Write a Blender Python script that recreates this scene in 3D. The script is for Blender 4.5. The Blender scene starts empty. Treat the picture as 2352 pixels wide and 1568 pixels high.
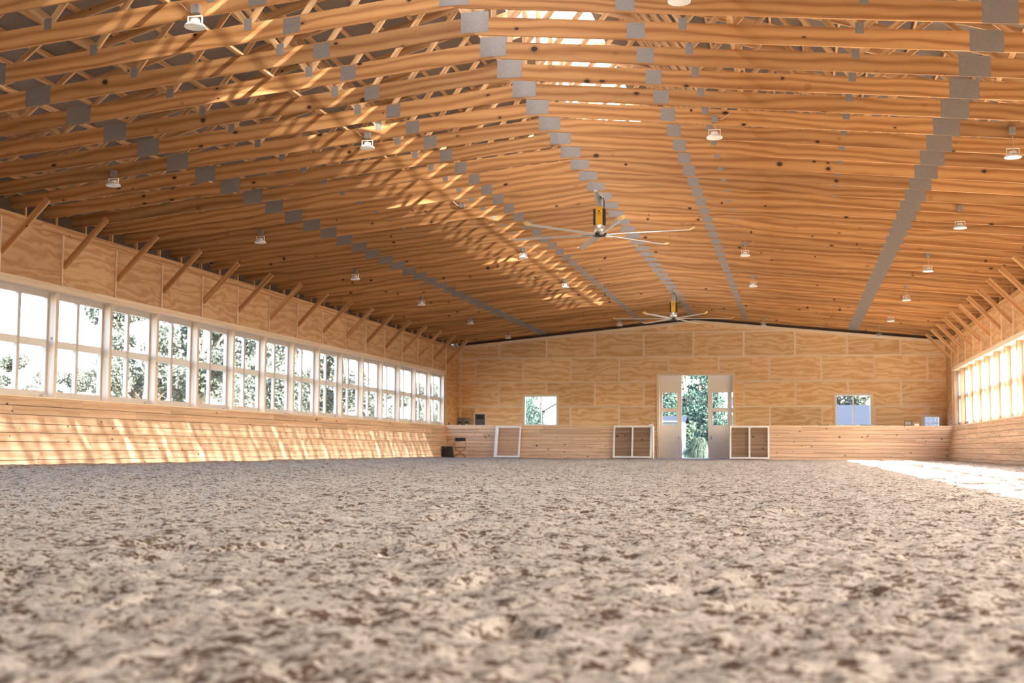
import bpy, math, random
import numpy as np
from mathutils import Vector, Matrix

scene = bpy.context.scene
COL = scene.collection
R = random.Random(7)

# ------------------------------------------------------------------ camera
FPX, YAW, PITCH, ROLL, CAMH = 2963.83, .216, .0822, .0057, .4679
cy, sy, cp, sp = math.cos(YAW), math.sin(YAW), math.cos(PITCH), math.sin(PITCH)
fw = Vector((-sy * cp, cy * cp, sp)); rt0 = Vector((cy, sy, 0)); up0 = rt0.cross(fw)
rt = rt0 * math.cos(ROLL) + up0 * math.sin(ROLL)
up = up0 * math.cos(ROLL) - rt0 * math.sin(ROLL)
cam = bpy.data.cameras.new('camera')
cam_o = bpy.data.objects.new('camera', cam); COL.objects.link(cam_o)
m = Matrix((rt, up, -fw)).transposed().to_4x4(); m.translation = (0, 0, CAMH)
cam_o.matrix_world = m
cam.sensor_width = 36; cam.lens = FPX / 2352 * 36
cam.clip_end = 2000; cam.clip_start = .05
cam.dof.use_dof = True; cam.dof.focus_distance = 17; cam.dof.aperture_fstop = 2.8
scene.camera = cam_o

# ------------------------------------------------------------------ light
SUN_DIR = Vector((-1, .5, -.765)).normalized()      # the way the sunlight travels
world = bpy.data.worlds.new('world'); scene.world = world; world.use_nodes = True
wn = world.node_tree.nodes; wl = world.node_tree.links
bg = wn['Background']
sky = wn.new('ShaderNodeTexSky'); sky.sky_type = 'NISHITA'; sky.sun_disc = False
sky.sun_elevation = math.asin(-SUN_DIR.z); sky.sun_rotation = math.atan2(-SUN_DIR.x, -SUN_DIR.y)
sky.air_density = 1.0; sky.dust_density = 3.0; sky.ozone_density = 1.0
wl.new(sky.outputs[0], bg.inputs[0]); bg.inputs[1].default_value = .34
sl = bpy.data.lights.new('sun', 'SUN'); sl.energy = 15.0; sl.angle = math.radians(.9); sl.color = (1, .95, .88)
so = bpy.data.objects.new('sun', sl); COL.objects.link(so); so.location = (34, -22, 28)
so.rotation_euler = SUN_DIR.to_track_quat('-Z', 'Y').to_euler()
scene.view_settings.view_transform = 'Standard'; scene.view_settings.look = 'None'
scene.view_settings.gamma = 1; scene.view_settings.use_curve_mapping = False
scene.view_settings.exposure = 2.95
scene.cycles.max_bounces = 10; scene.cycles.diffuse_bounces = 7; scene.cycles.transparent_max_bounces = 24
scene.cycles.use_denoising = True
scene.cycles.sample_clamp_indirect = 6.0
scene.cycles.caustics_reflective = False; scene.cycles.caustics_refractive = False

# ------------------------------------------------------------------ helpers
def tag(o, label=None, cat=None, group=None, kind=None):
    if label: o['label'] = label
    if cat: o['category'] = cat
    if group: o['group'] = group
    if kind: o['kind'] = kind
    return o

def empty(name, loc=(0, 0, 0), rz=0., parent=None):
    o = bpy.data.objects.new(name, None); COL.objects.link(o)
    o.empty_display_size = .2
    o.location = loc; o.rotation_euler = (0, 0, rz)
    if parent: o.parent = parent
    return o

class MB:
    """Collects boxes, beams, tubes and faces; build() links them as one mesh object."""
    def __init__(s): s.v = []; s.f = []; s.uv = []; s.sm = []
    def face(s, pts, uvs=None, smooth=False):
        b = len(s.v); s.v += [tuple(p) for p in pts]; s.f.append(tuple(range(b, b + len(pts))))
        s.uv.append(uvs or [(p[0], p[2]) for p in pts]); s.sm.append(smooth)
    def beam(s, p0, p1, w, d, upv=(0, 0, 1), off=None):
        """A bar from p0 to p1, w wide (across upv), d deep (along upv)."""
        p0, p1 = Vector(p0), Vector(p1); ax = (p1 - p0); L = ax.length; ax.normalize()
        u = Vector(upv); u = (u - ax * u.dot(ax))
        if u.length < 1e-5: u = Vector((0, 1, 0)) - ax * ax.y
        u.normalize(); sd = ax.cross(u)
        if off is None: off = (R.uniform(0, 60), R.uniform(0, 60))
        c = [p0 + sd * (a * w / 2) + u * (b * d / 2) for a, b in ((-1, -1), (1, -1), (1, 1), (-1, 1))]
        e = [q + ax * L for q in c]
        per = [0, w, w + d, 2 * w + d, 2 * w + 2 * d]
        for i in range(4):
            j = (i + 1) % 4
            s.face([c[i], c[j], e[j], e[i]], [(off[0], off[1] + per[i]), (off[0], off[1] + per[i + 1]), (off[0] + L, off[1] + per[i + 1]), (off[0] + L, off[1] + per[i])])
        s.face(c[::-1], [(off[0] + .01 * k, off[1] + .1 * k) for k in range(4)])
        s.face(e, [(off[0] + L + .01 * k, off[1] + .1 * k) for k in range(4)])
        return s
    def box(s, x0, x1, y0, y1, z0, z1, along=None, off=None):
        dx, dy, dz = x1 - x0, y1 - y0, z1 - z0
        if along is None: along = 'xyz'[max(range(3), key=lambda i: (dx, dy, dz)[i])]
        cx, cyy, cz = (x0 + x1) / 2, (y0 + y1) / 2, (z0 + z1) / 2
        if along == 'x': s.beam((x0, cyy, cz), (x1, cyy, cz), dy, dz, (0, 0, 1), off)
        elif along == 'y': s.beam((cx, y0, cz), (cx, y1, cz), dx, dz, (0, 0, 1), off)
        else: s.beam((cx, cyy, z0), (cx, cyy, z1), dy, dx, (1, 0, 0), off)
        return s
    def tube(s, pts, r, n=10, caps=True, smooth=True):
        pts = [Vector(p) for p in pts]; rs = r if isinstance(r, (list, tuple)) else [r] * len(pts)
        rings = []; ref = Vector((0, 0, 1)); L = 0
        for i, p in enumerate(pts):
            t = (pts[min(i + 1, len(pts) - 1)] - pts[max(i - 1, 0)])
            t = t.normalized() if t.length > 1e-9 else Vector((0, 0, 1))
            if abs(t.dot(ref)) > .95: ref = Vector((1, 0, 0)) if abs(t.x) < .9 else Vector((0, 1, 0))
            a = (ref - t * ref.dot(t)).normalized(); b = t.cross(a); ref = a
            rings.append([p + (a * math.cos(2 * math.pi * k / n) + b * math.sin(2 * math.pi * k / n)) * rs[i] for k in range(n)])
        for i in range(len(pts) - 1):
            l = (pts[i + 1] - pts[i]).length
            for k in range(n):
                j = (k + 1) % n
                s.face([rings[i][k], rings[i][j], rings[i + 1][j], rings[i + 1][k]], [(L, k / n), (L, (k + 1) / n), (L + l, (k + 1) / n), (L + l, k / n)], smooth)
            L += l
        if caps:
            s.face(rings[0][::-1]); s.face(rings[-1])
        return s
    def lathe(s, prof, c=(0, 0, 0), n=24, smooth=True):
        """prof: (radius, z) pairs turned about a vertical axis through c."""
        c = Vector(c)
        rings = [[c + Vector((r * math.cos(2 * math.pi * k / n), r * math.sin(2 * math.pi * k / n), z)) for k in range(n)] for r, z in prof]
        for i in range(len(prof) - 1):
            for k in range(n):
                j = (k + 1) % n
                s.face([rings[i][k], rings[i][j], rings[i + 1][j], rings[i + 1][k]], None, smooth)
        return s
    def mesh(s, name, mats):
        me = bpy.data.meshes.new(name); me.from_pydata(s.v, [], s.f)
        uvl = me.uv_layers.new(name='UVMap')
        uvl.data.foreach_set('uv', [c for f in s.uv for p in f for c in p])
        me.polygons.foreach_set('use_smooth', s.sm)
        for mt in (mats if isinstance(mats, (list, tuple)) else [mats]): me.materials.append(mt)
        me.validate(); me.update()
        if any(s.sm):
            import bmesh
            b = bmesh.new(); b.from_mesh(me); bmesh.ops.remove_doubles(b, verts=b.verts, dist=1e-5); b.to_mesh(me); b.free()
        return me
    def build(s, name, mats, parent=None, loc=(0, 0, 0)):
        o = bpy.data.objects.new(name, s.mesh(name, mats)); COL.objects.link(o); o.location = loc
        if parent: o.parent = parent
        return o

def inst(name, mesh, parent=None, loc=(0, 0, 0), rot=None):
    o = bpy.data.objects.new(name, mesh); COL.objects.link(o); o.location = loc
    if rot: o.rotation_euler = rot
    if parent: o.parent = parent
    return o

def copy_tree(o, parent=None):
    c = o.copy(); COL.objects.link(c)
    if parent: c.parent = parent
    for ch in list(o.children): copy_tree(ch, c)
    return c

ORD = ['', 'first', 'second', 'third', 'fourth', 'fifth', 'sixth', 'seventh', 'eighth', 'ninth', 'tenth', 'eleventh', 'twelfth', 'thirteenth', 'fourteenth', 'fifteenth',
       'sixteenth', 'seventeenth', 'eighteenth', 'nineteenth', 'twentieth', 'twenty-first', 'twenty-second', 'twenty-third', 'twenty-fourth', 'twenty-fifth', 'twenty-sixth', 'twenty-seventh', 'twenty-eighth']

# ------------------------------------------------------------------ materials
class NT:
    def __init__(s, name):
        s.m = bpy.data.materials.new(name); s.m.use_nodes = True
        s.t = s.m.node_tree; s.n = s.t.nodes; s.l = s.t.links
        s.p = s.n['Principled BSDF']; s.out = s.n['Material Output']
    def new(s, t, **k):
        n = s.n.new(t)
        for a, b in k.items(): setattr(n, a, b)
        return n
    def link(s, a, b): s.l.new(a, b)
    def math(s, op, a, b=None, c=None):
        n = s.new('ShaderNodeMath', operation=op)
        for i, x in enumerate((a, b, c)):
            if x is None: continue
            if isinstance(x, (int, float)): n.inputs[i].default_value = x
            else: s.link(x, n.inputs[i])
        return n.outputs[0]
    def comb(s, x, y, z):
        n = s.new('ShaderNodeCombineXYZ')
        for i, a in enumerate((x, y, z)):
            if isinstance(a, (int, float)): n.inputs[i].default_value = a
            else: s.link(a, n.inputs[i])
        return n.outputs[0]
    def noise(s, vec, scale=1., detail=3., rough=.5, dist=0.):
        n = s.new('ShaderNodeTexNoise'); s.link(vec, n.inputs['Vector'])
        n.inputs['Scale'].default_value = scale; n.inputs['Detail'].default_value = detail
        n.inputs['Roughness'].default_value = rough; n.inputs['Distortion'].default_value = dist
        return n.outputs[0]
    def ramp(s, fac, stops):
        n = s.new('ShaderNodeValToRGB'); s.link(fac, n.inputs[0]); e = n.color_ramp.elements
        while len(e) < len(stops): e.new(.5)
        for i, (p, c) in enumerate(stops):
            e[i].position = p; e[i].color = (c, c, c, 1) if isinstance(c, (int, float)) else (*c, 1)
        return n.outputs[0]
    def mix(s, fac, a, b, mode='MIX'):
        n = s.new('ShaderNodeMix', data_type='RGBA', blend_type=mode)
        for i, x in ((0, fac), (6, a), (7, b)):
            if isinstance(x, (int, float)): n.inputs[i].default_value = x
            elif isinstance(x, tuple): n.inputs[i].default_value = (*x, 1)
            else: s.link(x, n.inputs[i])
        return n.outputs[2]
    def bump(s, h, strength=.3, dist=.01):
        n = s.new('ShaderNodeBump'); n.inputs['Strength'].default_value = strength; n.inputs['Distance'].default_value = dist
        s.link(h, n.inputs['Height']); s.link(n.outputs[0], s.p.inputs['Normal'])

def plain(name, col, rough=.5, metal=0., spec=.5, var=.06, scale=8.):
    t = NT(name); g = t.new('ShaderNodeTexCoord')
    f = t.noise(g.outputs['Object'], scale, 3)
    c = t.mix(f, tuple(x * (1 - var) for x in col), tuple(min(1, x * (1 + var)) for x in col))
    t.link(c, t.p.inputs['Base Color']); t.p.inputs['Roughness'].default_value = rough
    t.p.inputs['Metallic'].default_value = metal; t.p.inputs['Specular IOR Level'].default_value = spec
    return t.m

def wood(name, dark, mid, light, knots=.5, knot_col=(.05, .025, .012), ring=.5, tone=.25, rough=.62, ksize=1.):
    """Sawn softwood: UV u runs along the board (metres), v across it."""
    t = NT(name)
    uv = t.new('ShaderNodeUVMap'); sep = t.new('ShaderNodeSeparateXYZ'); t.link(uv.outputs[0], sep.inputs[0])
    oi = t.new('ShaderNodeObjectInfo'); rnd = t.math('MULTIPLY', oi.outputs['Random'], 91.7)
    u = t.math('ADD', sep.outputs[0], rnd); v = t.math('ADD', sep.outputs[1], t.math('MULTIPLY', rnd, .37))
    warp = t.noise(t.comb(t.math('MULTIPLY', u, .55), t.math('MULTIPLY', v, 2.2), rnd), 1., 2)
    v2 = t.math('ADD', v, t.math('MULTIPLY', warp, .26))
    # cathedral rings
    w = t.new('ShaderNodeTexWave', wave_type='BANDS', bands_direction='Y'); t.link(t.comb(t.math('MULTIPLY', u, .30), t.math('MULTIPLY', v2, 3.6), rnd), w.inputs[0])
    w.inputs['Scale'].default_value = .55; w.inputs['Distortion'].default_value = 9.; w.inputs['Detail'].default_value = 2.; w.inputs['Detail Scale'].default_value = .7
    fine = t.noise(t.comb(t.math('MULTIPLY', u, 1.2), t.math('MULTIPLY', v2, 55.), rnd), 1., 3, .6)
    g = t.math('ADD', t.math('MULTIPLY', w.outputs[1], ring), t.math('MULTIPLY', fine, 1 - ring))
    c = t.ramp(g, [(.15, light), (.52, mid), (.70, tuple(x * .55 + y * .45 for x, y in zip(mid, dark))), (.92, dark)])
    # board tone
    tn = t.noise(t.comb(t.math('MULTIPLY', u, .06), t.math('MULTIPLY', v, .6), rnd), 1., 1)
    c = t.mix(1., c, t.ramp(tn, [(.25, 1 - tone), (.7, 1 + tone * .3)]), 'MULTIPLY')
    # knots
    if knots > 0:
        vo = t.new('ShaderNodeTexVoronoi', feature='F1'); t.link(t.comb(t.math('MULTIPLY', u, 3.0), t.math('MULTIPLY', v2, 4.4), 0.), vo.inputs[0]); vo.inputs['Scale'].default_value = 1.
        sc = t.new('ShaderNodeSeparateColor'); t.link(vo.outputs['Color'], sc.inputs[0])
        on = t.math('GREATER_THAN', sc.outputs[0], 1 - knots)
        size = t.math('MULTIPLY_ADD', sc.outputs[1], .085 * ksize, .035 * ksize)
        k = t.math('LESS_THAN', vo.outputs['Distance'], size)
        halo = t.math('LESS_THAN', vo.outputs['Distance'], t.math('MULTIPLY', size, 1.7))
        c = t.mix(t.math('MULTIPLY', t.math('MULTIPLY', halo, on), .35), c, tuple(x * .75 for x in dark))
        c = t.mix(t.math('MULTIPLY', k, on), c, knot_col)
    t.link(c, t.p.inputs['Base Color']); t.p.inputs['Roughness'].default_value = rough
    t.p.inputs['Specular IOR Level'].default_value = .3
    t.bump(g, .15, .004)
    return t.m

def plywood(name, dark, mid, light):
    t = NT(name)
    uv = t.new('ShaderNodeUVMap'); sep = t.new('ShaderNodeSeparateXYZ'); t.link(uv.outputs[0], sep.inputs[0])
    oi = t.new('ShaderNodeObjectInfo'); rnd = t.math('MULTIPLY', oi.outputs['Random'], 57.3)
    u = t.math('ADD', sep.outputs[0], rnd); v = sep.outputs[1]
    w1 = t.noise(t.comb(t.math('MULTIPLY', u, .55), t.math('MULTIPLY', v, 1.9), rnd), 1., 3, .55, 1.0)
    w = t.new('ShaderNodeTexWave', wave_type='BANDS', bands_direction='Y'); t.link(t.comb(t.math('MULTIPLY', u, .5), t.math('ADD', t.math('MULTIPLY', v, 1.6), t.math('MULTIPLY', w1, 1.7)), rnd), w.inputs[0])
    w.inputs['Scale'].default_value = .7; w.inputs['Distortion'].default_value = 4.; w.inputs['Detail'].default_value = 3.
    fine = t.noise(t.comb(t.math('MULTIPLY', u, 1.5), t.math('MULTIPLY', v, 26.), rnd), 1., 3, .6, .6)
    g = t.math('ADD', t.math('MULTIPLY', w.outputs[1], .45), t.math('MULTIPLY', t.math('ADD', fine, w1), .30))
    c = t.ramp(g, [(.30, light), (.58, mid), (.88, dark)])
    tn = t.noise(t.comb(t.math('MULTIPLY', u, .05), t.math('MULTIPLY', v, .05), rnd), 1., 1)
    c = t.mix(1., c, t.ramp(tn, [(.25, .82), (.7, 1.06)]), 'MULTIPLY')
    t.link(c, t.p.inputs['Base Color']); t.p.inputs['Roughness'].default_value = .6; t.p.inputs['Specular IOR Level'].default_value = .3
    return t.m

M = {}
M['chord'] = wood('pine_truss_lumber', (.27, .105, .032), (.50, .245, .09), (.60, .325, .135), knots=.34, ring=.5, tone=.36, ksize=1.45)
M['web'] = wood('pine_web_lumber', (.42, .22, .09), (.62, .36, .17), (.74, .48, .26), knots=.12, ring=.5)
M['board'] = wood('pine_tongue_and_groove', (.50, .28, .16), (.68, .45, .29), (.76, .54, .38), knots=.75, ring=.35, tone=.24, ksize=1.15)
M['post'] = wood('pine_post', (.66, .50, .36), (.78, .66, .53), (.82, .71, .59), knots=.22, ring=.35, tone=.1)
M['postdim'] = wood('pine_post_dimmed', (.36, .22, .12), (.50, .34, .21), (.56, .40, .26), knots=.3, ring=.35, tone=.12)  # same pine, darkened because the right-wall posts come out over-bright
M['batten'] = wood('pine_batten', (.76, .56, .36), (.88, .69, .49), (.92, .76, .58), knots=.05, ring=.35, tone=.1)
M['brace'] = wood('pine_brace', (.40, .19, .075), (.62, .34, .15), (.72, .44, .22), knots=.12, ring=.5)
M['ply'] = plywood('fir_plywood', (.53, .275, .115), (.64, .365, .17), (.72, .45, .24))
M['plylit'] = plywood('light_lifted_fir_plywood', (.72, .40, .165), (.85, .52, .25), (.92, .64, .37))  # same plywood, lightened to make up for weak light on the end wall
M['white'] = plain('white_painted_wood', (.80, .78, .75), .45)
M['vinyl'] = plain('primed_window_frame', (.60, .55, .52), .45)
M['door'] = plain('warm_white_door_paint', (.92, .83, .74), .5)
M['plate'] = plain('galvanized_truss_plate', (.30, .27, .25), .5, .5, .5, .18, 30)
M['roof'] = plain('pale_brown_roof_liner', (.19, .15, .122), .7, var=.45, scale=.6)
M['metal'] = plain('brushed_aluminium', (.78, .75, .70), .35, .7)
M['steel'] = plain('grey_steel', (.45, .45, .45), .5, .5)
M['lampwhite'] = plain('white_lamp_enamel', (.85, .83, .80), .35)
M['diffuser'] = plain('frosted_lamp_diffuser', (.78, .76, .72), .5)
M['black'] = plain('black_plastic', (.018, .018, .02), .55)
M['cloth'] = plain('black_canvas', (.022, .02, .03), .9)
M['yellow'] = plain('yellow_fan_housing', (.80, .44, .03), .4)
M['yellowtip'] = plain('yellow_blade_tip', (.85, .60, .20), .45)
M['greybox'] = plain('grey_enamel_box', (.26, .24, .22), .5)
M['darkgrey'] = plain('dark_grey_panel', (.10, .10, .115), .4)
M['chairwood'] = plain('brown_chair_wood', (.36, .15, .08), .5)
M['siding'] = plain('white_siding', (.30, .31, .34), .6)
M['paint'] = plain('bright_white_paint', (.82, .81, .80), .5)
M['blueroof'] = plain('blue_grey_shingles', (.008, .011, .018), .9, spec=.1, var=.25, scale=6)
M['bark'] = plain('tree_bark', (.17, .13, .10), .9, var=.3)
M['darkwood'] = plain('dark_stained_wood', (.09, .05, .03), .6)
M['cord'] = plain('tan_cord', (.62, .42, .28), .6)

def glass_mat():
    t = NT('window_glass'); t.n.remove(t.p)
    tr = t.new('ShaderNodeBsdfTransparent'); tr.inputs[0].default_value = (.96, .97, .97, 1)
    gl = t.new('ShaderNodeBsdfGlossy'); gl.inputs['Roughness'].default_value = .02
    lw = t.new('ShaderNodeLayerWeight'); lw.inputs['Blend'].default_value = .5
    fr = t.math('MULTIPLY_ADD', t.math('POWER', lw.outputs['Facing'], 5.), .5, .03)
    mx = t.new('ShaderNodeMixShader'); t.link(fr, mx.inputs[0]); t.link(tr.outputs[0], mx.inputs[1]); t.link(gl.outputs[0], mx.inputs[2])
    t.link(mx.outputs[0], t.out.inputs[0]); return t.m
M['glass'] = glass_mat()

def ridge_mat():
    t = NT('hazy_ridge_polycarbonate'); t.n.remove(t.p)
    tr = t.new('ShaderNodeBsdfTransparent'); tr.inputs[0].default_value = (.17, .175, .18, 1)
    tl = t.new('ShaderNodeBsdfTranslucent'); tl.inputs[0].default_value = (.46, .48, .50, 1)
    mx = t.new('ShaderNodeMixShader'); mx.inputs[0].default_value = .80; t.link(tr.outputs[0], mx.inputs[1]); t.link(tl.outputs[0], mx.inputs[2])
    t.link(mx.outputs[0], t.out.inputs[0]); return t.m
M['ridge'] = ridge_mat()

def leaf_mat(name, a, b):
    t = NT(name); oi = t.new('ShaderNodeTexCoord')
    f = t.noise(oi.outputs['Object'], .9, 4, .7)
    c = t.mix(f, a, b); t.link(c, t.p.inputs['Base Color']); t.p.inputs['Roughness'].default_value = .7
    tl = t.new('ShaderNodeBsdfTranslucent'); t.link(c, tl.inputs[0])
    mx = t.new('ShaderNodeMixShader'); mx.inputs[0].default_value = .35
    t.link(t.p.outputs[0], mx.inputs[1]); t.link(tl.outputs[0], mx.inputs[2]); t.link(mx.outputs[0], t.out.inputs[0])
    return t.m
M['leaf'] = leaf_mat('pale_green_leaves', (.030, .042, .034), (.080, .090, .072))
M['leafdark'] = leaf_mat('conifer_needles', (.006, .022, .017), (.026, .060, .046))
M['leafmid'] = leaf_mat('mid_green_leaves', (.012, .03, .02), (.05, .075, .05))
M['reed'] = leaf_mat('ornamental_grass_blades', (.006, .018, .011), (.026, .046, .028))

def sand_mat():
    t = NT('arena_sand'); g = t.new('ShaderNodeNewGeometry'); P = g.outputs['Position']
    sep = t.new('ShaderNodeSeparateXYZ'); t.link(P, sep.inputs[0])
    V = t.comb(sep.outputs[0], sep.outputs[1], 0.)
    big = t.noise(V, .5, 3, .6)
    n1 = t.noise(V, 14., 5, .65, .6)
    n2 = t.noise(V, 46., 4, .6, .4)
    n0 = t.noise(V, 3.6, 4, .6, .8)
    n3 = t.noise(V, 130., 2, .5)
    base = t.mix(t.ramp(n2, [(.3, 0.), (.7, 1.)]), (.40, .345, .285), (.59, .525, .45))
    base = t.mix(t.math('MULTIPLY', t.ramp(n3, [(.35, 0.), (.65, 1.)]), .25), base, (.31, .25, .20))
    s = t.math('ADD', t.math('MULTIPLY', n1, .48), t.math('ADD', t.math('MULTIPLY', n2, .30), t.math('MULTIPLY', n0, .22)))
    speck = t.ramp(s, [(.460, 1.), (.490, 0.)])
    # thin dark strands of mixed-in fibre
    vo = t.noise(t.comb(t.math('MULTIPLY', sep.outputs[0], 1.), t.math('MULTIPLY', sep.outputs[1], .55), 3.), 22., 3, .6, 1.5)
    fib = t.ramp(vo, [(.36, 1.), (.41, 0.)])
    k = t.math('MAXIMUM', t.math('MULTIPLY', speck, .95), t.math('MULTIPLY', fib, .8))
    c = t.mix(k, base, (.085, .046, .024))
    t.link(c, t.p.inputs['Base Color']); t.p.inputs['Roughness'].default_value = .95; t.p.inputs['Specular IOR Level'].default_value = .15
    t.bump(t.math('ADD', n1, t.math('ADD', t.math('MULTIPLY', n2, .5), t.math('MULTIPLY', n3, .12))), .7, .02)
    return t.m
M['sand'] = sand_mat()

def grass_mat():
    t = NT('lawn'); g = t.new('ShaderNodeNewGeometry')
    f = t.noise(g.outputs['Position'], 1.5, 5, .7)
    c = t.mix(f, (.018, .034, .020), (.045, .065, .042)); t.link(c, t.p.inputs['Base Color']); t.p.inputs['Roughness'].default_value = .9
    return t.m
M['lawn'] = grass_mat()
M['bounceground'] = plain('light_bounce_ground', (.20, .185, .14), .9, var=.3, scale=.4)  # ground colour raised so more daylight bounces in through the windows

# ------------------------------------------------------------------ dimensions
XL, XR, YF, XC = -16.753, 6.958, 63.544, -4.77
YB = -8.0                        # wall behind the photographer
ZK, ZH, ZE = 1.566, 4.034, 5.562 # kick wall top, header underside, top plate
BAY = 2.4384; Y0B = 27.04        # bays between posts
TS = 1.25; Y0T = 18.93           # truss spacing
ZRIDGE, PITCHR = 9.72, .29
def zb(x): return 6.83 - .0967 * abs(x - XC)       # underside of the bottom chords
def zr(x): return ZRIDGE - PITCHR * abs(x - XC)    # roof sheet
KICKY = 61.1
posts_y = [Y0B + BAY * k for k in range(-13, 15)]  # last one at 61.18

# ------------------------------------------------------------------ floor
def vnoise(x, y, seed):
    rs = np.random.RandomState(seed); T = rs.rand(256, 256)
    xi = np.floor(x).astype(int); yi = np.floor(y).astype(int); fx = x - xi; fy = y - yi
    fx = fx * fx * (3 - 2 * fx); fy = fy * fy * (3 - 2 * fy)
    a = T[xi % 256, yi % 256]; b = T[(xi + 1) % 256, yi % 256]; c = T[xi % 256, (yi + 1) % 256]; d = T[(xi + 1) % 256, (yi + 1) % 256]
    return (a * (1 - fx) + b * fx) * (1 - fy) + (c * (1 - fx) + d * fx) * fy - .5

def make_floor():
    ys = np.concatenate([[YB, -2., .4, 1.0], 1.4 * np.exp(np.linspace(0, math.log(KICKY + .6 - 0) - math.log(1.4), 620))])
    nx = 560; xl, xr = XL - .5, XR + .5
    lo = np.maximum(xl, -1.0 * np.abs(ys) - 1.2); hi = np.minimum(xr, .55 * np.abs(ys) + 1.2)
    t = np.linspace(0, 1, nx)
    X = lo[:, None] + (hi - lo)[:, None] * t[None, :]
    X[:, 0] = xl; X[:, -1] = xr
    Y = np.repeat(ys[:, None], nx, 1)
    H = (vnoise(X * .5, Y * .5, 1) * .04 + vnoise(X * 1.7 + 9, Y * 1.7, 2) * .03 + vnoise(X * 4.1, Y * 4.1 + 5, 3) * .022
         + vnoise(X * 9.3, Y * 9.3, 4) * .022 + vnoise(X * 21, Y * 21, 5) * .016 + vnoise(X * 47, Y * 47, 6) * .006)
    # hoof pockets
    pk = vnoise(X * 2.6 + 40, Y * 2.6, 8) + .5 * vnoise(X * 6.1, Y * 6.1 + 3, 9)
    H -= np.clip(pk - .30, 0, .3) * .22
    # sand banks up against the side walls
    H += .05 * np.exp(-((X - XL) / 1.0) ** 2) + .05 * np.exp(-((X - XR) / 1.0) ** 2)
    fade = np.clip((Y - .5) / 1.0, 0, 1)
    Z = (H - .01) * fade
    ny = len(ys)
    co = np.stack([X, Y, Z], -1).reshape(-1, 3).astype(np.float32)
    idx = np.arange(ny * nx).reshape(ny, nx)
    q = np.stack([idx[:-1, :-1], idx[:-1, 1:], idx[1:, 1:], idx[1:, :-1]], -1).reshape(-1, 4)
    # the strip behind the end kick wall
    b = len(co)
    co = np.concatenate([co, np.array([[xl, KICKY + .55, -.03], [xr, KICKY + .55, -.03], [xr, YF + .5, -.03], [xl, YF + .5, -.03]], np.float32)])
    q = np.concatenate([q, np.array([[b, b + 1, b + 2, b + 3]])])
    me = bpy.data.meshes.new('floor'); me.vertices.add(len(co)); me.vertices.foreach_set('co', co.ravel())
    me.loops.add(q.size); me.loops.foreach_set('vertex_index', q.ravel().astype(np.int32))
    me.polygons.add(len(q)); me.polygons.foreach_set('loop_start', np.arange(0, q.size, 4, dtype=np.int32)); me.polygons.foreach_set('loop_total', np.full(len(q), 4, np.int32))
    me.polygons.foreach_set('use_smooth', np.ones(len(q), bool))
    me.materials.append(M['sand']); me.update(calc_edges=True); me.validate()
    o = bpy.data.objects.new('floor', me); COL.objects.link(o)
    return tag(o, 'churned beige sand floor with dark brown flecks and hoof marks', 'floor', kind='structure')
make_floor()

g = MB(); g.face([(-400, -200, -.12), (400, -200, -.12), (400, 700, -.12), (-400, 700, -.12)])
o = g.build('ground', M['bounceground']); tag(o, 'ground outside the arena building, paled to bounce daylight in', 'ground', kind='structure')

# ------------------------------------------------------------------ walls
def plank_wall(mb, p0, p1, q0, q1, nrow, thick, seglen):
    """Tongue-and-groove boards between the bottom line p0-p1 and the top line q0-q1."""
    p0, p1, q0, q1 = map(Vector, (p0, p1, q0, q1))
    n = (p1 - p0).cross(q0 - p0).normalized()
    L = (p1 - p0).length
    for r in range(nrow):
        a = (r + .5) / nrow; A = p0.lerp(q0, a); B = p1.lerp(q1, a)
        h = (q0 - p0).length / nrow - .014
        s = -R.uniform(0, seglen)
        while s < L:
            e = s + R.choice((.75, 1, 1.25)) * seglen
            a0, a1 = max(0, s), min(L, e - .003)
            if a1 - a0 > .05:
                mb.beam(A.lerp(B, a0 / L), A.lerp(B, a1 / L), thick, h, (q0 - p0).normalized())
            s = e
    # dark backing behind the joints
    k = -thick * .6
    off = n * -abs(k)
    return mb

def ladder_backing(mb, pts):
    mb.face(pts)

for side, X, sgn in (('left', XL, 1), ('right', XR, -1)):
    root = tag(empty('baseboard_' + side), 'sloping pine board kick wall along the %s side of the arena' % side, 'kick wall', kind='structure')
    b = MB(); xb, xt = X + sgn * .27, X - sgn * .01
    pb, pt = (xb, 0), (xt, ZK)
    b2 = MB()
    plank_wall(b, (xb, YB, -.06), (xb, KICKY + .3, -.06), (xt, YB, ZK - .03), (xt, KICKY + .3, ZK - .03), 8, .03, 3.6)
    b.build('planking', M['board'], root)
    b2.beam((xb - sgn * .05, YB, -.06), (xb - sgn * .05, KICKY + .4, -.06), .03, .2)
    b2.face([(xb - sgn * .03, YB, -.1), (xb - sgn * .03, KICKY + .4, -.1), (xt - sgn * .03, KICKY + .4, ZK - .03), (xt - sgn * .03, YB, ZK - .03)])
    b2.build('backing', M['darkwood'], root)
    c = MB(); c.box(min(xt + sgn * .03, xt - sgn * .34), max(xt + sgn * .03, xt - sgn * .34), YB, KICKY + .3, ZK - .03, ZK, 'y')
    c.build('sill_cap', M['batten'], root)

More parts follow.
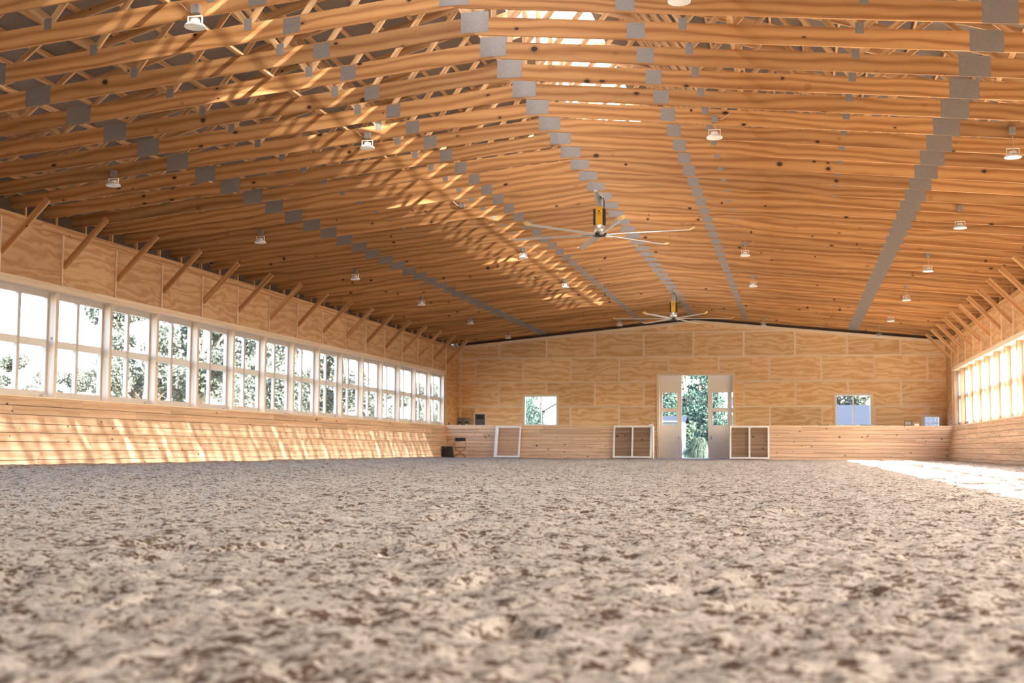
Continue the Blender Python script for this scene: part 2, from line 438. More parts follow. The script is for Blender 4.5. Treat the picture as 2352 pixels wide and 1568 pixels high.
for nm, xa, xb_, lab in (('baseboard_back', XL - .1, -6.56, 'pine board kick wall across the far end, left of the doorway'), ('baseboard_end', -2.95, XR + .1, 'pine board kick wall across the far end, right of the doorway')):
    root = tag(empty(nm), lab, 'kick wall', kind='structure')
    b = MB(); plank_wall(b, (xb_, KICKY - .27, -.06), (xa, KICKY - .27, -.06), (xb_, KICKY, ZK - .03), (xa, KICKY, ZK - .03), 9, .03, 3.0)
    b.build('planking', M['board'], root)
    k = MB(); k.face([(xa, KICKY - .24, -.1), (xb_, KICKY - .24, -.1), (xb_, KICKY + .03, ZK - .03), (xa, KICKY + .03, ZK - .03)])
    k.build('backing', M['darkwood'], root)
    c = MB(); c.box(xa, xb_, KICKY - .03, KICKY + .20, ZK - .03, ZK, 'x'); c.build('cap_board', M['batten'], root)
    e = MB(); xe = xb_ if xb_ < 0 and xa < -10 else xa
    e.box(xe - .03, xe + .03, KICKY - .22, KICKY + .18, -.1, ZK - .031, 'z'); e.build('end_post', M['white'], root)

# side walls: posts, header, plywood band, battens, top plate
win_root_mesh = {}
def win_meshes():
    """One double double-hung window; local x = out through the wall, y along it, origin bottom near corner."""
    W, H = BAY - .14, ZH - ZK - .0
    f = MB(); t = .05
    z0, z1 = .02, H
    f.box(-t, t, 0, .06, z0, z1, 'z'); f.box(-t, t, W - .06, W, z0, z1, 'z')
    f.box(-t, t, .06, W - .06, z0, z0 + .13, 'y'); f.box(-t, t, .06, W - .06, z1 - .14, z1, 'y')
    mid = MB(); mid.box(-t * .9, t * .9, W / 2 - .055, W / 2 + .055, z0 + .13, z1 - .14, 'z')
    zm = 2.835 - ZK
    ra = MB()
    for a, b in ((.06, W / 2 - .055), (W / 2 + .055, W - .06)): ra.box(-t * .8, t * 1.3, a, b, zm - .085, zm + .085, 'y')
    p = MB()
    for a, b in ((.06, W / 2 - .055), (W / 2 + .055, W - .06)):
        for c, d in ((z0 + .13, zm - .085), (zm + .085, z1 - .14)):
            p.face([(0, a, c), (0, b, c), (0, b, d), (0, a, d)])
    la = MB(); la.box(-.13, -.055, W - .26, W - .06, 0.025, .055, 'y'); la.tube([(-.10, W - .2, .05), (-.13, W - .16, .09), (-.13, W - .08, .085)], .012, 6)
    return [(n, m.mesh(n, mt)) for n, m, mt in (('frame', f, M['vinyl']), ('mullion', mid, M['vinyl']), ('meeting_rail', ra, M['white']), ('pane', p, M['glass']), ('latch', la, M['vinyl']))]
WM = win_meshes()
wno = 0
for side, X, sgn in (('left', XL, 1), ('right', XR, -1)):
    root = tag(empty('wall_' + side), 'timber %s side wall with window band, plywood above and battens' % side, 'wall', kind='structure')
    pm = MB().beam((0, 0, ZK), (0, 0, ZH), .13, .22, (1, 0, 0)).mesh('post', M['post' if sgn > 0 else 'postdim'])
    bm = MB().beam((0, 0, 4.19), (0, 0, ZE - .185), .045, .05, (1, 0, 0)).mesh('batten', M['batten'])
    for k, y in enumerate(posts_y):
        inst('post', pm, root, (X - sgn * .17, y, 0))
        inst('batten', bm, root, (X + sgn * .012, y, 0))
    h = MB(); tp = MB(); y = YB
    while y < KICKY + .1:
        e = min(y + R.choice((2, 2, 3)) * BAY, KICKY + .14)
        h.box(min(X + sgn * .02, X - sgn * .30), max(X + sgn * .02, X - sgn * .30), y, e - .004, ZH, ZH + .16, 'y'); y = e
    y = YB
    while y < YF:
        e = min(y + R.choice((2, 2, 3)) * BAY, YF)
        tp.box(min(X + sgn * .035, X - sgn * .15), max(X + sgn * .035, X - sgn * .15), y, e - .004, ZE - .19, ZE, 'y'); y = e
    h.build('header_beam', M['batten'], root); tp.build('top_plate', M['brace'], root)
    pl = MB(); ys = [YB] + posts_y + [YF]
    for a, c in zip(ys[:-1], ys[1:]):
        z0 = 4.19; uo, vo = R.uniform(0, 50), R.uniform(0, 50)
        if a > 60: z0 = -.1
        pts = [(X, a, z0), (X, c, z0), (X, c, ZE - .1), (X, a, ZE - .1)]
        pl.face(pts if sgn < 0 else pts[::-1], [(uo + p[1], vo + p[2]) for p in (pts if sgn < 0 else pts[::-1])])
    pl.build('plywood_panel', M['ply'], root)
    # outer skin above the header and below the sill keeps the daylight out
    sk = MB(); xo = X - sgn * .36
    sk.face([(xo, YB, -.2), (xo, YF, -.2), (xo, YF, ZK - .03), (xo, YB, ZK - .03)])
    ek = MB(); ek.face([(xo, YB, ZH + .05), (xo, YF, ZH + .05), (xo, YF, zr(xo) - .01), (xo, YB, zr(xo) - .01)]); ek.build('eave_shade_sheet', M['darkwood'], root)  # dark colour stands in for the shade of the eave recess
    sk.face([(xo, posts_y[-1], ZK - .1), (xo, YF, ZK - .1), (xo, YF, ZH + .1), (xo, posts_y[-1], ZH + .1)])
    sk.face([(xo, YB, ZK - .1), (xo, posts_y[0], ZK - .1), (xo, posts_y[0], ZH + .1), (xo, YB, ZH + .1)])
    sk.build('outer_siding', M['siding'], root)
    jm = MB(); jm.box(min(X + sgn * .01, xo), max(X + sgn * .01, xo), posts_y[-1] + .06, posts_y[-1] + .11, ZK, ZH, 'z'); jm.build('window_jamb', M['batten'], root)
    # blocking between truss heels
    bl = MB()
    for i in range(-16, 36):
        yy = Y0T + TS * i
        if i >= -5: bl.box(X - sgn * .02 - .045, X - sgn * .02 + .045, yy + .30, yy + .36, ZE, ZE + .22, 'z')
    bl.build('blocking', M['brace'], root)
    for k, (a, c) in enumerate(zip(posts_y[:-1], posts_y[1:])):
        wno += 1
        wr = empty('window_%d' % wno, (X - sgn * .30, a + .07, ZK))
        n = len(posts_y) - 1 - k
        tag(wr, 'white four-pane window in the %s wall, %s bay from the far end' % (side, ORD[n]), 'window', kind='structure')
        for nm, me in WM:
            if nm == 'latch' and k % 2: continue
            c_ = inst(nm, me, wr)
            if sgn > 0: c_.scale = (-1, 1, 1)

# end wall with openings
DOOR = (-6.52, -2.95, -.1, 4.05)
W1 = (-13.30, -11.61, 1.60, 3.08); W2 = (1.90, 3.54, 1.60, 3.09); W3 = (5.90, 6.65, 1.05, 2.07)
OPEN = [DOOR, W1, W2, W3]
def cut(rects, h):
    out = []
    for (a, b, c, d) in rects:
        if h[1] <= a or h[0] >= b or h[3] <= c or h[2] >= d: out.append((a, b, c, d)); continue
        if h[0] > a: out.append((a, h[0], c, d))
        if h[1] < b: out.append((h[1], b, c, d))
        l, r_ = max(a, h[0]), min(b, h[1])
        if h[2] > c: out.append((l, r_, c, h[2]))
        if h[3] < d: out.append((l, r_, h[3], d))
    return out
def clip(poly, f):
    out = []
    for i, p in enumerate(poly):
        q = poly[(i + 1) % len(poly)]; a, b = f(p), f(q)
        if a >= 0: out.append(p)
        if a * b < 0: t = a / (a - b); out.append((p[0] + (q[0] - p[0]) * t, p[1] + (q[1] - p[1]) * t))
    return out
ZTOP = 6.80
def top_ok(p): return ZTOP - .0967 * abs(p[0] - XC) - .03 - p[1]
wb = tag(empty('wall_back'), 'far end wall of plywood sheets with pale battens over the joints', 'wall', kind='structure')
SE = [-.1, 1.312, 2.531, 3.750, 4.970, 6.189, 7.4]
X0P = -15.81
pl = MB(); bts = []
for r in range(6):
    sh = 0 if r % 2 == 1 else BAY / 2
    xs = [XL] + [x for x in (X0P + sh + BAY * k for k in range(-1, 11)) if XL + .2 < x < XR - .2] + [XR]
    for a, b in zip(xs[:-1], xs[1:]):
        uo, vo = R.uniform(0, 50), R.uniform(0, 50)
        for (p, q, c, d) in cut_all if False else [(a, b, SE[r], SE[r + 1])]:
            rs = [(p, q, c, d)]
            for h in OPEN: rs = cut(rs, h)
            for (a2, b2, c2, d2) in rs:
                for half in ((a2, min(b2, XC)), (max(a2, XC), b2)):
                    if half[1] - half[0] < 1e-4: continue
                    poly = clip([(half[0], c2), (half[1], c2), (half[1], d2), (half[0], d2)], top_ok)
                    if len(poly) > 2: pl.face([(x, YF, z) for x, z in poly], [(uo + x, vo + z) for x, z in poly])
        if a > XL + .1:
            z0, z1 = SE[r], min(SE[r + 1], ZTOP - .0967 * abs(a - XC) - .15)
            segs = [(a - .01, a + .01, z0, z1)]
            for h in OPEN: segs = cut(segs, (h[0] - .1, h[1] + .1, h[2] - .1, h[3] + .1))
            for s in segs:
                if s[3] - s[2] > .15: bts.append(((a, s[2]), (a, s[3])))
for z in SE[1:-1]:
    lim = 12.2 if z < 5.3 else max(0, (ZTOP - .15 - z) / .0967)
    segs = [(max(XL, XC - lim), min(XR, XC + lim), z - .01, z + .01)]
    for h in OPEN: segs = cut(segs, (h[0] - .1, h[1] + .1, h[2] - .1, h[3] + .1))
    for s in segs:
        if abs(s[3] - s[2] - .02) < .001 and s[1] - s[0] > .2:
            x = s[0]
            while x < s[1] - .01:
                e = min(x + R.choice((3.66, 4.88)), s[1]); bts.append(((x, z), (e, z))); x = e
pl.build('plywood_panel', M['plylit'], wb)
for p, q in bts:
    vert = abs(p[0] - q[0]) < 1e-6
    MB().beam((p[0], YF - .014 + (.003 if vert else 0), p[1]), (q[0], YF - .014 + (.003 if vert else 0), q[1]), .028, .085, (1, 0, 0) if vert else (0, 0, 1)).build('batten', M['batten'], wb)
for sg in (-1, 1):
    MB().beam((XC, YF - .02, ZTOP - .11), (XC + sg * 11.75, YF - .02, ZTOP - .11 - .0967 * 11.75), .04, .15, (0, 0, 1)).build('rake_board', M['batten'], wb)
    MB().box(XC + sg * 11.84 - .05, XC + sg * 11.84 + .05, YF - .03, YF, -.05, 5.5, 'z').build('corner_trim', M['batten'], wb)
gb = MB()
rs = [(XL - .4, XR + .4, -.2, 10.)]
for h in OPEN: rs = cut(rs, h)
for a, b, c, d in rs:
    for half in ((a, min(b, XC)), (max(a, XC), b)):
        if half[1] - half[0] < 1e-4: continue
        poly = clip([(half[0], c), (half[1], c), (half[1], d), (half[0], d)], lambda p: zr(p[0]) - p[1])
        if len(poly) > 2: gb.face([(x, YF + .16, z) for x, z in poly])
gb.build('outer_sheathing', M['siding'], wb)
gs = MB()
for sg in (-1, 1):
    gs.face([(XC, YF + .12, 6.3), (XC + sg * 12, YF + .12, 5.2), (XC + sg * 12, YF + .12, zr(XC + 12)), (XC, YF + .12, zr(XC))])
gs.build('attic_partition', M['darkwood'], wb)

# wall behind the photographer, with an open doorway
wf = tag(empty('wall_front'), 'plywood wall behind the photographer', 'wall', kind='structure')
p = MB()
for a, b, c, d in [(XL - .4, XR + .4, -.2, 10.)]:
    for half in ((a, min(b, XC)), (max(a, XC), b)):
        if half[1] - half[0] < 1e-4: continue
        poly = clip([(half[0], c), (half[1], c), (half[1], d), (half[0], d)], lambda q: zr(q[0]) - q[1])
        if len(poly) > 2: p.face([(x, YB, z) for x, z in poly])
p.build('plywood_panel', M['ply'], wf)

# ------------------------------------------------------------------ roof
ce = tag(empty('ceiling'), 'white-lined pitched roof above the trusses', 'ceiling', kind='structure')
SKY0, SKY1 = 4.0, 52.0          # the clear ridge strip
SKX = (-5.75, -4.05)
rf = MB()
for sg, xe in ((-1, XL - .8), (1, XR + .8)):
    xi = SKX[0] if sg < 0 else SKX[1]
    for t in (0, .05):
        rf.face([(xi, YB - .3, zr(xi) + t), (xe, YB - .3, zr(xe) + t), (xe, YF + .6, zr(xe) + t), (xi, YF + .6, zr(xi) + t)])
        for a, b in ((YB - .3, SKY0), (SKY1, YF + .6)):
            rf.face([(XC, a, zr(XC) + t), (xi, a, zr(xi) + t), (xi, b, zr(xi) + t), (XC, b, zr(XC) + t)])
rf.build('roof_sheet', M['roof'], ce)
pum = MB().beam((0, YB, 0), (0, YF, 0), .04, .09).mesh('purlin', M['web'])
for sg in (-1, 1):
    for k in range(19):
        d = 1.35 + k * .61
        if d < 12.3: inst('purlin', pum, ce, (XC + sg * d, 0, zr(XC + d) - .05))
ridge_panes = []
y = SKY0; k = 0
while y < SKY1 - .1:
    k += 1
    r_ = tag(empty('window_%d' % (60 + k), (0, y, 0)), 'clear ridge skylight panel, %s from the photographer' % ORD[k], 'skylight', kind='structure')
    g_ = MB()
    for xi in SKX: g_.face([(XC, .04, zr(XC) + .06), (xi, .04, zr(xi) + .06), (xi, 2.0 - .04, zr(xi) + .06), (XC, 1.96, zr(XC) + .06)])
    g_.build('pane', M['ridge'], r_)
    f_ = MB()
    for xi in SKX: f_.beam((XC, 0, zr(XC) + .02), (xi, 0, zr(xi) + .02), .05, .07)
    f_.build('frame', M['white'], r_)
    y += 2.0

# ------------------------------------------------------------------ trusses
TI = list(range(-3, 36))
def chord_pt(d, sg, z=0): return Vector((XC + sg * d, 0, 6.83 - .0967 * d + .1425 + z))
def top_pt(d, sg): return Vector((XC + sg * d, 0, ZRIDGE - .16 - PITCHR * d))
def truss_meshes():
    P = []
    for sg in (-1, 1):
        P.append(('bottom_chord', MB().beam(chord_pt(0.0, sg), chord_pt(7.49, sg), .038, .285).mesh('bottom_chord', M['chord'])))
        P.append(('bottom_chord', MB().beam(chord_pt(7.492, sg), chord_pt(12.12, sg), .038, .285).mesh('bottom_chord', M['chord'])))
        P.append(('top_chord', MB().beam(top_pt(0, sg), top_pt(12.3, sg), .038, .14).mesh('top_chord', M['web'])))
        for b, t in ((0, 1.6), (3.2, 1.6), (3.2, 4.45), (5.75, 4.45), (5.75, 7.1), (8.6, 7.1), (8.6, 9.6), (10.6, 9.6), (10.6, 11.5)):
            P.append(('web', MB().beam(chord_pt(b, sg, .12), top_pt(t, sg), .036, .09, (1, 0, .3)).mesh('web', M['web'])))
    P.append(('web', MB().beam(chord_pt(0, 1, .1), top_pt(0, 1), .036, .09, (1, 0, 0)).mesh('web', M['web'])))
    def plate(w, h, d, sg, z=0.):
        c = chord_pt(d, sg, z); s = -.0967 * sg; mb = MB()
        a, b = c.x - w / 2, c.x + w / 2
        def q(x, dz, y): return (x, y, c.z + (x - c.x) * s + dz)
        for yy in (-.0215, .0215):
            mb.face([q(a, -h / 2, yy), q(b, -h / 2, yy), q(b, h / 2, yy), q(a, h / 2, yy)])
        F = ((a, -h / 2), (b, -h / 2), (b, h / 2), (a, h / 2))
        for i in range(4):
            (x0, z0), (x1, z1) = F[i], F[(i + 1) % 4]
            mb.face([q(x0, z0, -.0215), q(x1, z1, -.0215), q(x1, z1, -.019), q(x0, z0, -.019)])
        return mb.mesh('gusset_plate', M['plate'])
    rp = MB()
    for yy in (-.022, .022):
        rp.face([(XC - .22, yy, 6.86), (XC + .22, yy, 6.86), (XC + .22, yy, 7.19), (XC - .22, yy, 7.19)])
    for a, b in (((-.22, 6.86), (.22, 6.86)), ((.22, 6.86), (.22, 7.19)), ((.22, 7.19), (-.22, 7.19)), ((-.22, 7.19), (-.22, 6.86))):
        rp.face([(XC + a[0], -.022, a[1]), (XC + b[0], -.022, b[1]), (XC + b[0], -.019, b[1]), (XC + a[0], -.019, a[1])])
    P.append(('gusset_plate', rp.mesh('gusset_plate', M['plate'])))
    for sg in (-1, 1):
        P += [('gusset_plate', plate(.27, .24, 2.5, sg)), ('gusset_plate', plate(.12, .18, 3.2, sg, .13)), ('gusset_plate', plate(.12, .16, 5.75, sg, .14)), ('gusset_plate', plate(.46, .32, 7.49, sg, .01))]
    return P
TM = truss_meshes()
GT = 'scissor trusses carrying the roof'
LAMPI = {-2: 'two lamps', 4: 'four lamps', 10: 'a bare junction box', 16: 'four lamps', 22: 'four lamps', 34: 'four lamps'}
troot = None
for i in TI:
    y = Y0T + TS * i
    r_ = empty('roof_truss', (0, y, 0))
    n = 35 - i + 1
    if i < 8:
        k = i + 4
        lab = 'pine roof truss with grey plates, %s from the top edge of the photo' % ORD[k]
    else:
        lab = 'pine roof truss with grey plates, %s out from the far plywood wall' % ORD[n]
    tag(r_, lab, 'roof truss', GT)
    for nm, me in TM: inst(nm, me, r_)

# long boards tying the webs together
for sg in (-1, 1):
    for d, nm in ((3.9, 'upper'), (8.0, 'outer')):
        mb = MB(); yy = 13.8
        while yy < 62: mb.beam((XC + sg * d, yy, chord_pt(d, sg).z + .165), (XC + sg * d, min(yy + 4.9, 62.6), chord_pt(d, sg).z + .165), .09, .036); yy += 4.9
        o = mb.build('bracing_board', M['web'])
        tag(o, 'long pine board lying across the truss chords, %s run on the %s slope' % ('inner' if d < 5 else nm, 'left' if sg < 0 else 'right'), 'bracing board', 'bracing boards over the trusses')

# ------------------------------------------------------------------ knee braces
for side, X, sgn, ks in (('left', XL, 1, range(-1, 15)), ('right', XR, -1, range(4, 15))):
    me = MB().beam((sgn * .02, 0, 4.62), (sgn * 1.10, 0, 5.74), .038, .15, (0, 0, 1)).mesh('knee_brace', M['brace'])
    for k in ks:
        n = 15 - k
        o = inst('knee_brace', me, None, (X, Y0B + BAY * k + .05, 0))
        tag(o, 'slanting pine knee brace on the %s wall, %s' % (side, 'nearest the far end' if n == 1 else ORD[n] + ' from the far end'), 'brace', 'knee braces along the %s wall' % side)

# ------------------------------------------------------------------ lamps
def make_lamp(drop, side):
    """Origin at the lamp's middle; hangs from a box on the truss face."""
    r_ = empty('high_bay_lamp')
    MB().lathe([(.148, -.068), (.150, -.052), (.135, -.030), (.10, -.012), (.062, -.006), (.0, -.006)], n=32).build('shade', M['lampwhite'], r_)
    MB().lathe([(.148, -.068), (.140, -.072), (.128, -.066), (.0, -.052)], n=32).build('diffuser', M['diffuser'], r_)
    MB().lathe([(.0, .052), (.062, .050), (.068, .040), (.068, .002), (.055, -.006)], n=20).build('driver_housing', M['lampwhite'], r_)
    y_ = MB(); y_.box(-.112, -.100, -.018, .018, -.04, .098, 'z'); y_.box(.100, .112, -.018, .018, -.04, .098, 'z'); y_.box(-.112, .112, -.018, .018, .088, .100, 'x')
    y_.build('bracket', M['lampwhite'], r_)
    MB().tube([(0, 0, .05), (.025, 0, .09), (.012, .005, .10 + drop * .4), (-.005, .01, .10 + drop)], .007, 6).build('cord', M['cord'], r_)
    b = MB(); b.box(-.055, .055, -.035, .055, .10 + drop, .22 + drop, 'z'); b.build('junction_box', M['greybox'], r_)
    if side < 0: MB().tube([(-.05, .02, .15 + drop), (-.10, .03, .14 + drop), (-.16, .035, .17 + drop), (-.21, .04, .23 + drop), (-.27, .04, .27 + drop)], .009, 6).build('conduit', M['cord'], r_)
    if side > 0: MB().tube([(.05, .02, .15 + drop), (.14, .03, .16 + drop), (.22, .035, .21 + drop), (.30, .04, .26 + drop)], .008, 6).build('conduit', M['cord'], r_)
    return r_
rowsd = [('far left', -13.66, 5.86, .04, (4, 10, 16, 22, 28, 34)), ('inner left', -8.18, 6.40, .04, (-2, 4, 16, 22, 34)), ('inner right', -1.40, 6.29, .14, (-2, 4, 16, 22, 34)), ('far right', 3.82, 5.70, .26, (4, 10, 16, 22, 28, 34))]
for nm, x, z, drop, idx in rowsd:
    proto = None
    for q, i in enumerate(idx):
        if proto is None: proto = make_lamp(drop, -1 if nm == 'inner left' else (1 if nm == 'inner right' else 0)); o = proto
        else: o = copy_tree(proto)
        o.location = (x, Y0T + TS * i - .075, z)
        pos = 'nearest the camera' if q == 0 else ('nearest the far wall' if q == len(idx) - 1 else ORD[q + 1] + ' from the camera')
        tag(o, 'round white hanging lamp in the %s row, %s' % (nm, pos), 'ceiling lamp', 'white high bay lamps under the trusses')
jb = empty('junction_box', (-8.20, Y0T + TS * 10 - .06, 6.60))
tag(jb, 'lone grey junction box with a bent white conduit and no lamp below', 'junction box')
MB().box(-.055, .055, -.04, .04, -.06, .06, 'z').build('box', M['greybox'], jb)
MB().tube([(-.05, 0, -.01), (-.12, -.01, 0), (-.19, -.01, .06), (-.24, 0, .12)], .011, 6).build('conduit', M['lampwhite'], jb)

# ------------------------------------------------------------------ ceiling fans
def text_mesh(body, size, mat, parent, loc, rot):
    cu = bpy.data.curves.new('lettering', 'FONT'); cu.body = body; cu.size = size; cu.align_x = 'CENTER'; cu.align_y = 'CENTER'; cu.extrude = .001
    tmp = bpy.data.objects.new('tmp', cu); COL.objects.link(tmp)
    dg = bpy.context.evaluated_depsgraph_get(); me = bpy.data.meshes.new_from_object(tmp.evaluated_get(dg))
    bpy.data.objects.remove(tmp); me.materials.clear(); me.materials.append(mat)
    return inst('lettering', me, parent, loc, rot)

def make_fan(ztop):
    """Origin at the hub; six blades of 2.44 m."""
    r_ = empty('ceiling_fan')
    z = .0
    MB().lathe([(.0, -.035), (.10, -.035), (.17, -.02), (.19, 0), (.19, .03), (.0, .03)], n=28).build('hub', M['black'], r_)
    MB().lathe([(.13, .03), (.15, .035), (.15, .23), (.12, .25), (.0, .25)], n=28).build('motor', M['metal'], r_)
    h = MB(); h.box(-.0875, .0875, -.0875, .0875, .25, .72, 'z')
    hs = h.build('housing', M['yellow'], r_)
    for sg in (-1, 1):
        f = MB()
        for k in range(7): f.box(sg * .0885, sg * .150, -.075 + k * .024, -.063 + k * .024, .27, .66, 'z')
        f.box(min(sg * .0885, sg * .10), max(sg * .0885, sg * .10), -.08, .08, .25, .67, 'z'); f.build('heat_sink', M['black'], r_)
    c = MB()
    for a, b in (((-.085, .72), (-.045, .96)),):
        pts0 = [(-.085, -.085, .72), (.085, -.085, .72), (.085, .085, .72), (-.085, .085, .72)]
        pts1 = [(-.045, -.045, .97), (.045, -.045, .97), (.045, .045, .97), (-.045, .045, .97)]
        for i in range(4): j = (i + 1) % 4; c.face([pts0[i], pts0[j], pts1[j], pts1[i]])
    c.tube([(0, 0, .94), (0, 0, ztop)], .03, 10); c.build('down_rod', M['steel'], r_)
    mt = MB(); mt.box(-.05, .05, -.66, .66, ztop, ztop + .05, 'y'); mt.build('mounting_rail', M['steel'], r_)
    MB().tube([(.05, -.05, ztop), (.06, -.07, ztop - .06), (.11, -.08, .93), (.13, -.07, .86), (.12, -.05, .70), (.12, -.03, .64)], .012, 6).build('cable', M['black'], r_)
    # emblem: a small long-eared head over two lines of letters on the front of the housing
    e = MB(); yy = -.0890
    head = [(-.016, -.005), (-.012, .018), (-.020, .040), (-.010, .034), (-.002, .022), (.008, .036), (.018, .040), (.012, .018), (.020, -.002), (.014, -.020), (.002, -.026), (-.008, -.018)]
    e.face([(x, yy, .595 + zz) for x, zz in head]); e.build('emblem', M['black'], hs)
    text_mesh('BIG ASS', .030, M['black'], hs, (0, yy, .545), (math.pi / 2, 0, 0))
    text_mesh('FANS', .030, M['black'], hs, (0, yy, .518), (math.pi / 2, 0, 0))
    # blades
    bl = MB(); n = 12
    for i in range(n):
        a, b = .20 + (2.30 - .20) * i / n, .20 + (2.30 - .20) * (i + 1) / n
        def sec(rr): 
            w = .080; tw = .16
            return [(rr, -w * math.cos(tw), .008 - w * math.sin(tw)), (rr, 0, .022), (rr, w * math.cos(tw), .008 + w * math.sin(tw)), (rr, 0, -.004)]
        A, B = sec(a), sec(b)
        for q in range(4): w_ = (q + 1) % 4; bl.face([A[q], A[w_], B[w_], B[q]])
        if i == 0: bl.face(A[::-1])
        if i == n - 1: bl.face(B)
    bme = bl.mesh('blade', M['metal'])
    tp = MB(); S = [(-.085, -.012), (0, .026), (.085, .02), (0, -.008)]
    A = [(2.30, y, z) for y, z in S]; B = [(2.44, y * .9, z + .05) for y, z in S]
    for q in range(4): w_ = (q + 1) % 4; tp.face([A[q], A[w_], B[w_], B[q]])
    tp.face(B); tp.face(A[::-1]); tme = tp.mesh('blade_tip', M['yellowtip'])
    st = MB(); st.box(.10, .42, -.03, .03, -.022, -.006, 'x'); sme = st.mesh('blade_bracket', M['metal'])
    for k in range(6):
        b = inst('blade', bme, r_, (0, 0, .0), (0, 0, k * math.pi / 3))
        inst('blade_tip', tme, b); inst('blade_bracket', sme, b)
    return r_
f1 = make_fan(.98); f1.location = (XC, 31.98, 5.83); f1.rotation_euler = (0, 0, 0)
tag(f1, 'six-bladed ceiling fan with yellow housing, the larger one nearer the camera', 'ceiling fan', 'yellow ceiling fans along the ridge')
f2 = make_fan(1.08); f2.location = (XC, 52.29, 5.72)
tag(f2, 'six-bladed ceiling fan with yellow housing, the smaller one near the far wall', 'ceiling fan', 'yellow ceiling fans along the ridge')
for f, a in ((f1, -9), (f2, 7)):
    for ch in f.children:
        if ch.name.startswith('blade'): ch.rotation_euler.z += math.radians(a)

# ------------------------------------------------------------------ end wall: windows, doors, boxes
def end_window(no, box, lab, cols=2, rows=1, sash=None):
    x0, x1, z0, z1 = box
    r_ = tag(empty('window_%d' % no, (0, YF, 0)), lab, 'window', kind='structure')
    t = MB(); w = .09
    t.box(x0 - w, x0, -.03, .02, z0 - w, z1 + w, 'z'); t.box(x1, x1 + w, -.03, .02, z0 - w, z1 + w, 'z'); t.box(x0, x1, -.03, .02, z1, z1 + w, 'x'); t.box(x0, x1, -.03, .02, z0 - w, z0, 'x')
    t.build('casing', M['batten'], r_)
    f = MB(); y0, y1 = .0, .16; s = .055
    f.box(x0, x0 + s, y0, y1, z0, z1, 'z'); f.box(x1 - s, x1, y0, y1, z0, z1, 'z'); f.box(x0 + s, x1 - s, y0, y1, z0, z0 + s, 'x'); f.box(x0 + s, x1 - s, y0, y1, z1 - s, z1, 'x')
    for k in range(1, cols):
        xm = x0 + (x1 - x0) * k / cols; ww = .03 if rows == 1 else .012; f.box(xm - ww, xm + ww, .04, .12, z0 + s, z1 - s, 'z')
    for k in range(1, rows):
        zm = z0 + (z1 - z0) * k / rows; f.box(x0 + s, x1 - s, .05, .11, zm - .012, zm + .012, 'x')
    f.build('frame', M['paint'], r_)
    p = MB(); p.face([(x0 + s, .08, z0 + s), (x1 - s, .08, z0 + s), (x1 - s, .08, z1 - s), (x0 + s, .08, z1 - s)]); p.build('pane', M['glass'], r_)
    return r_
end_window(55, W1, 'white two-pane window in the end wall, left of the doorway')
end_window(56, W2, 'white two-pane window in the end wall, right of the doorway')
end_window(57, W3, 'small white gridded window low in the right corner of the end wall', 4, 3)

tr = tag(empty('trim_1', (0, YF, 0)), 'pine casing framing the wide end doorway', 'door casing', kind='structure')
for nm, bx in (('jamb', (-6.64, -6.52, -.05, .16, -.1, 4.05)), ('jamb', (-2.95, -2.83, -.05, .16, -.1, 4.05)), ('head', (-6.64, -2.83, -.05, .16, 4.05, 4.16))):
    MB().box(*bx).build(nm, M['batten'], tr)
th = MB().box(-7.0, -2.6, KICKY + .6, YF + .6, -.03, .02, 'x').build('trim_2', M['siding']); tag(th, 'pale threshold slab in the end doorway', 'threshold', kind='structure')

def door_leaf(no, x0, x1, lab, handle_x):
    r_ = tag(empty('door_%d' % no, (0, YF + .26, 0)), lab, 'door', kind='structure')
    c0, c1, c2, c3 = x0 + .19, x0 + .98, x0 + 1.12, x0 + 1.91
    if x0 < -5.5: c0, c1, c2, c3 = x1 - 1.91, x1 - 1.12, x1 - .98, x1 - .20
    holes = [(a, b, c, d) for a, b in ((c0, c1), (c2, c3)) for c, d in ((1.60, 2.31), (2.44, 3.25))]
    rs = [(x0, x1, .0, 4.12)]
    for h in holes: rs = cut(rs, h)
    s = MB()
    for a, b, c, d in rs: s.box(a, b, -.025, .025, c, d)
    s.build('slab', M['door'], r_)
    f = MB(); w = .035
    for a, b, c, d in holes:
        f.box(a, a + w, -.035, .035, c, d, 'z'); f.box(b - w, b, -.035, .035, c, d, 'z'); f.box(a + w, b - w, -.035, .035, c, c + w, 'x'); f.box(a + w, b - w, -.035, .035, d - w, d, 'x')
    f.build('sash', M['paint'], r_)
    p = MB()
    for a, b, c, d in holes: p.face([(a + w, 0, c + w), (b - w, 0, c + w), (b - w, 0, d - w), (a + w, 0, d - w)])
    p.build('pane', M['glass'], r_)
    st = MB()
    for a, b in ((x0, x0 + .10), (x1 - .10, x1)): st.box(a, b, -.04, -.026, .0, 4.12, 'z')
    st.box(x0 + .1, x1 - .1, -.04, -.026, 3.36, 3.45, 'x'); st.build('stile', M['door'], r_)
    h = MB(); h.tube([(handle_x, -.05, .93), (handle_x, -.075, .95), (handle_x, -.075, 1.05), (handle_x, -.05, 1.07)], .014, 8); h.build('handle', M['black'], r_)
door_leaf(1, -7.48, -5.43, 'white sliding door half open on the left of the doorway', -5.58)
door_leaf(2, -4.16, -2.11, 'white sliding door half open on the right of the doorway', -4.01)

